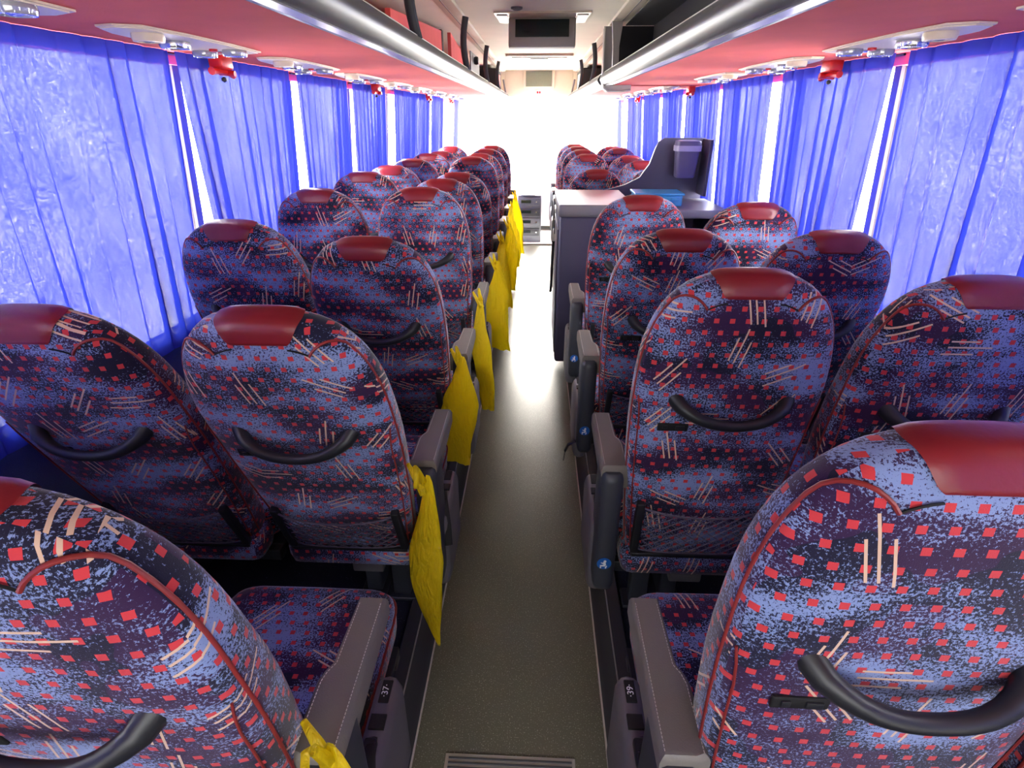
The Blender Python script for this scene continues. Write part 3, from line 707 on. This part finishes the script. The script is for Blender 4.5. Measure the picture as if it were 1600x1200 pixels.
# ---------------------------------------------------------------- yellow bags on the left armrests
def bag(x, y, ztop, zbot, wmax, seed, label, lean=0.0, skew=0.0, rz=0.0):
    rnd = random.Random(seed); m = MB(); H = ztop - zbot; nz, nn_ = 30, 22
    ph = [rnd.uniform(0, 6.28) for _ in range(6)]
    for j in range(nz + 1):
        v = j / nz
        prof = .16 + .84 * min(1, (v / .42)) ** 1.1 if v < .42 else 1.0
        if v > .55: prof = 1.0 - skew * ((v - .55) / .45) ** 1.2
        if v < .03: prof = .10
        W = wmax / 2 * prof
        for i in range(nn_):
            a = 2 * pi * i / nn_; fl = .24 + .10 * sin(3 * v + ph[0]) - .18 * v
            wr = 1 + .10 * sin(5 * a + 7 * v + ph[1]) + .07 * sin(9 * a - 11 * v + ph[2])
            xx = W * fl * sin(a) * wr; yy = W * cos(a) * wr
            m.v.append((xx + .010 * sin(6 * v + ph[3]) + lean * v * .3, yy + .014 * sin(4.5 * v + ph[4]) + lean * v, H * (1 - v) + .006 * sin(4 * a + ph[5]) * v))
    for j in range(nz):
        for i in range(nn_): m.f.append((j * nn_ + i, j * nn_ + (i + 1) % nn_, (j + 1) * nn_ + (i + 1) % nn_, (j + 1) * nn_ + i))
    t = thing('plastic_bag', label, 'bag', (x, y, zbot), 'yellow bags hanging on left armrests', rz)
    m.obj('bag_body', 'bag', t, 180)
    m = MB(); m.tube([(0, .0, H - .02), (-.012, .006, H + .02), (-.03, .0, H + .045), (-.045, -.01, H + .03), (-.05, -.01, H + .0)], [.010, .008, .006, .006, .007], 7); m.obj('bag_knot', 'bag', t, 180)
    m = MB(); m.tube([(.004, .0, H - .06), (.012, .03, H - .02), (.014, .05, H + .015)], [.014, .009, .005], 7); m.obj('bag_handle', 'bag', t, 180)
bag(-.272, .43, .87, .46, .14, 1, 'yellow plastic bag on the first left armrest by the camera', rz=1.2)
bag(-.275, 1.12, .83, .20, .10, 2, 'yellow plastic bag with long pointed tail, second left armrest', .0, .93, 1.25)
bag(-.272, 1.86, .84, .34, .155, 3, 'wide creased yellow plastic bag on the third left armrest', .05, .15, 1.2)
bag(-.265, 2.60, .84, .20, .10, 4, 'narrow yellow plastic bag on the fourth left armrest', -.01, .3, 1.3)
bag(-.245, 3.34, .84, .26, .16, 5, 'long wide yellow plastic bag on the fifth left armrest', -.03, .1, 1.2)
bag(-.250, 4.08, .84, .30, .13, 6, 'yellow plastic bag on the sixth left armrest', -.02, .3, 1.2)
bag(-.240, 4.82, .82, .22, .15, 7, 'yellow plastic bag on the seventh left armrest', -.02, .1, 1.2)
bag(-.240, 5.56, .84, .25, .14, 8, 'yellow plastic bag on the eighth left armrest', -.02, .2, 1.2)
bag(-.230, 6.30, .86, .22, .16, 9, 'yellow plastic bag farthest along the left armrests', -.02, .1, 1.2)

# ---------------------------------------------------------------- galley cabinet on the right
t = thing('galley_cabinet', 'dark violet grey galley cabinet beside the aisle with pale lid', 'cabinet', (.36, 3.75, PZ))
m = MB(); m.box((0, 0, .49), (.44, .72, .96), .02); m.obj('body', 'cabinet', t)
m = MB(); m.box((0, 0, 1.0), (.46, .74, .07), .016); m.obj('lid', 'cabtop', t)
m = MB(); m.box((-.2235, 0, .47), (.006, .62, .82), .003); m.obj('door', 'cabinet', t)
m = MB(); m.box((-.229, .24, .8), (.008, .03, .10), .003); m.obj('handle', 'black', t)
t = thing('galley_counter', 'grey counter with shelf by the right windows beneath the bin', 'counter', (.90, 3.88, PZ))
m = MB(); m.box((0, 0, .95), (.62, .56, .05), .012); m.obj('top', 'cabtop', t)
m = MB(); m.box((-.29, 0, .46), (.03, .56, .92), .004); m.obj('side_panel', 'cabinet', t); m = MB(); m.box((.26, 0, .46), (.03, .56, .92), .004); m.obj('side_panel', 'cabinet', t)
m = MB(); m.box((0, .27, .46), (.6, .02, .92)); m.obj('back_panel', 'cabinet', t)
t = thing('galley_screen', 'tall curved dark grey partition panel beside the right curtains', 'partition', (.8, 4.225, PZ))
pl = [(-.33, 1.0), (-.30, 1.02), (-.16, 1.06), (-.06, 1.11), (.0, 1.20), (.03, 1.30), (.05, 1.345), (.09, 1.37), (.37, 1.37), (.38, 1.36), (.39, .95), (-.33, .95)]
m = MB(); m.prism(pl, 'y', -.015, .015); m.obj('panel', 'cabinet', t, 40)
m = MB(); m.box((.365, -.10, 1.185), (.022, .20, .36), .004); m.obj('side_fin', 'cabinet', t)
t = thing('waste_bin', 'violet grey waste bin with pale band on the partition panel', 'bin', (1.03, 4.12, PZ + 1.12))
m = MB()
rings = []
for z, sx, sy in ((0, .060, .050), (.01, .066, .056), (.17, .078, .066), (.172, .082, .07), (.215, .084, .072), (.235, .080, .068), (.24, .05, .04)):
    rings.append([(sx * math.copysign(abs(cos(a)) ** .45, cos(a)), sy * math.copysign(abs(sin(a)) ** .45, sin(a)), z) for a in [2 * pi * i / 24 for i in range(24)]])
for r in rings: m.v += r
for k in range(len(rings) - 1):
    for i in range(24): m.f.append((k * 24 + i, k * 24 + (i + 1) % 24, (k + 1) * 24 + (i + 1) % 24, (k + 1) * 24 + i))
m.f.append(tuple(range(24))); m.f.append(tuple(len(m.v) - 24 + i for i in range(24))); m.obj('bin_body', 'binc', t)
m = MB(); m.v = [(x * 1.05, y * 1.05, z * 1.0) for x, y, z in rings[3]] + [(x * 1.05, y * 1.05, z - .008) for x, y, z in rings[4]]; m.f = [(i, (i + 1) % 24, 24 + (i + 1) % 24, 24 + i) for i in range(24)]; m.obj('band', 'band', t)
t = thing('storage_box', 'light blue plastic storage box with handle on the galley counter', 'box', (.80, 3.86, PZ + .977))
m = MB(); m.box((0, 0, .035), (.30, .22, .07), .012); m.obj('box_body', 'tealbox', t); m = MB(); m.box((0, 0, .074), (.32, .235, .014), .005); m.obj('box_lid', 'tealbox', t)
m = MB(); m.box((.10, -.118, .045), (.05, .012, .018), .004); m.obj('latch', 'tealbox', t)
t = thing('hanging_strap', 'black loop of strap hanging at the aisle side of the galley cabinet', 'strap', (.12, 3.78, .55))
m = MB(); m.tube([(0, .0, .32), (-.006, -.03, .15), (-.008, -.06, .02), (-.01, -.02, -.03), (-.006, .05, .0), (0, .06, .12)], .010, 6, flat=.4); m.obj('webbing', 'strap', t)
t = thing('seat_belt_end', 'loose black belt end with metal tip hanging into the aisle on the right', 'belt', (.155, 1.98, .33))
m = MB(); m.tube([(.03, .0, .07), (.0, 0, .05), (-.012, 0, .02)], .010, 6, flat=.5); m.obj('buckle', 'black', t); m = MB(); m.tube([(-.012, 0, .02), (-.018, 0, -.03)], .003, 5); m.obj('tip', 'chrome', t)

# ---------------------------------------------------------------- ceiling fittings
t = thing('ceiling_monitor', 'drop-down monitor with dark screen hanging from the bus ceiling', 'monitor', (.015, 4.2, CEIL))
m = MB(); m.prism([(-.305, -.16), (.305, -.16), (.29, .26), (-.29, .26)], 'z', -.010, .004); m.obj('recess_plate', 'cream', t)
m = MB(); m.box((0, .03, -.095), (.44, .05, .17), .012, Matrix.Rotation(radians(-8), 3, 'X')); m.obj('housing', 'divider', t)
m = MB(); m.box((0, .0015, -.070), (.35, .004, .10), .002, Matrix.Rotation(radians(-8), 3, 'X')); m.obj('screen', 'screen', t)
m = MB()
for k in range(14):
    if k != 6: m.box((-.18 + k * .0277, .0125, -.145), (.018, .003, .004))
m.obj('button', 'hole', t)
for s_ in (-1, 1): m = MB(); m.box((s_ * .255, .05, -.012), (.07, .30, .008), .004); m.obj('lamp_lens', 'white', t)
t = thing('ceiling_microphone_dome', 'small round grey dome on the ceiling by the monitor', 'sensor', (-.14, 3.9, CEIL))
m = MB(); m.lathe([(.035, 0), (.034, -.01), (.02, -.016), (.001, -.018)]); m.obj('dome', 'dkgrey', t)
t = thing('roof_hatch', 'square roof escape hatch in the ceiling ahead of the monitor', 'hatch', (0, 7.2, CEIL))
m = MB(); m.box((0, 0, -.008), (.72, 1.0, .03), .012); m.obj('hatch_frame', 'cream', t); m = MB(); m.box((0, 0, -.026), (.60, .84, .012), .01); m.obj('hatch_panel', 'cream', t)
m = MB(); m.box((0, -.36, -.036), (.20, .02, .012), .003); m.obj('handle', 'dkgrey', t)
# ---------------------------------------------------------------- front end
m = MB(); m.box((0, 9.15, 2.08), (1.0, .06, .42), .01); struct(m.obj('wall_front_header', 'cream'))
m = MB()
for s_ in (-1, 1): m.box((s_ * .9, 9.15, 2.08), (.8, .06, .42))
struct(m.obj('wall_front_upper', 'cream', smooth=0))
m = MB(); m.box((0, 9.75, .32), (2.6, .06, .85)); struct(m.obj('wall_front', 'pale', smooth=0))
for s_ in (-1, 1):
    m = MB(); m.tube([(s_ * .52, 9.08, 2.1), (s_ * .50, 9.08, 2.0), (s_ * .48, 9.09, 1.9), (s_ * .50, 9.09, 1.86)], .012, 8); tag(m.obj('grab_rail', 'dkgrey'), 'curved grab rail at the %s edge of the front bulkhead' % ('left' if s_ < 0 else 'right'), 'rail')
t = thing('front_monitor', 'small grey monitor recessed in the front bulkhead above the windscreen', 'monitor', (0, 9.11, 2.11))
m = MB(); m.box((0, -.005, 0), (.46, .02, .25), .01); m.obj('bezel', 'cream', t); m = MB(); m.box((0, -.018, 0), (.38, .01, .2), .004); m.obj('screen', 'screen2', t)
t = thing('warning_sticker', 'tiny red and white sticker beneath the front monitor', 'sticker', (0, 9.115, 1.935))
m = MB(); m.box((0, 0, 0), (.07, .004, .05)); m.obj('paper', 'white', t, 0); m = MB(); m.box((-.017, -.003, 0), (.026, .003, .03)); m.box((.017, -.003, 0), (.026, .003, .03)); m.obj('print', 'hammer', t, 0)
e = bpy.data.objects.new('window_%d' % wn, None); COL.objects.link(e); e['kind'] = 'structure'; wn += 1
m = MB(); m.box((0, 9.62, 1.3), (2.5, .01, 1.16)); m.obj('pane', 'glass', e, 0)
m = MB(); m.box((0, 9.6, 1.9), (2.6, .06, .06), .01); m.box((-1.27, 9.6, 1.3), (.06, .06, 1.2), .01); m.box((1.27, 9.6, 1.3), (.06, .06, 1.2), .01); m.obj('frame', 'pale', e)
e = bpy.data.objects.new('window_%d' % wn, None); COL.objects.link(e); e['kind'] = 'structure'; wn += 1
m = MB(); m.box((0, -1.38, 1.39), (2.0, .01, .92)); m.obj('pane', 'tinted', e, 0)
t = thing('dashboard', 'pale dashboard spanning the front under the windscreen', 'dashboard', (0, 9.30, 0))
m = MB(); m.prism([(-.22, .02), (.38, .02), (.38, .72), (.1, .76), (-.18, .62)], 'x', -1.15, 1.15); m.obj('dash_body', 'pale', t)
t = thing('centre_console', 'grey stack of radio and control units at the front of the aisle', 'console', (-.10, 8.25, -.06))
m = MB(); m.box((0, .05, .34), (.34, .30, .66), .015); m.obj('console_body', 'radio', t)
for k in range(4):
    m = MB(); m.box((0, -.105, .58 - k * .14), (.30, .02, .11), .006); u_ = m.obj('radio_unit', 'dark' if k % 2 else 'radio', t)
    m = MB(); m.box((-.05, -.117, .585 - k * .14), (.14, .006, .04)); m.obj('display', 'screen', u_)
    m = MB(); m.lathe([(.014, 0), (.012, .012), (.001, .013)], (.1, -.115, .58 - k * .14), 12, Matrix.Rotation(pi / 2, 3, 'X')); m.obj('knob', 'chrome', u_)
t = thing('tablet', 'pale blue tablet lying on top of the front console', 'tablet', (-.12, 8.2, .615))
m = MB(); m.box((0, 0, .02), (.22, .16, .012), .003, Matrix.Rotation(.35, 3, 'X')); m.obj('tablet_body', 'radio', t); m = MB(); m.box((0, -.002, .027), (.19, .135, .003), 0, Matrix.Rotation(.35, 3, 'X')); m.obj('screen', 'band', t)
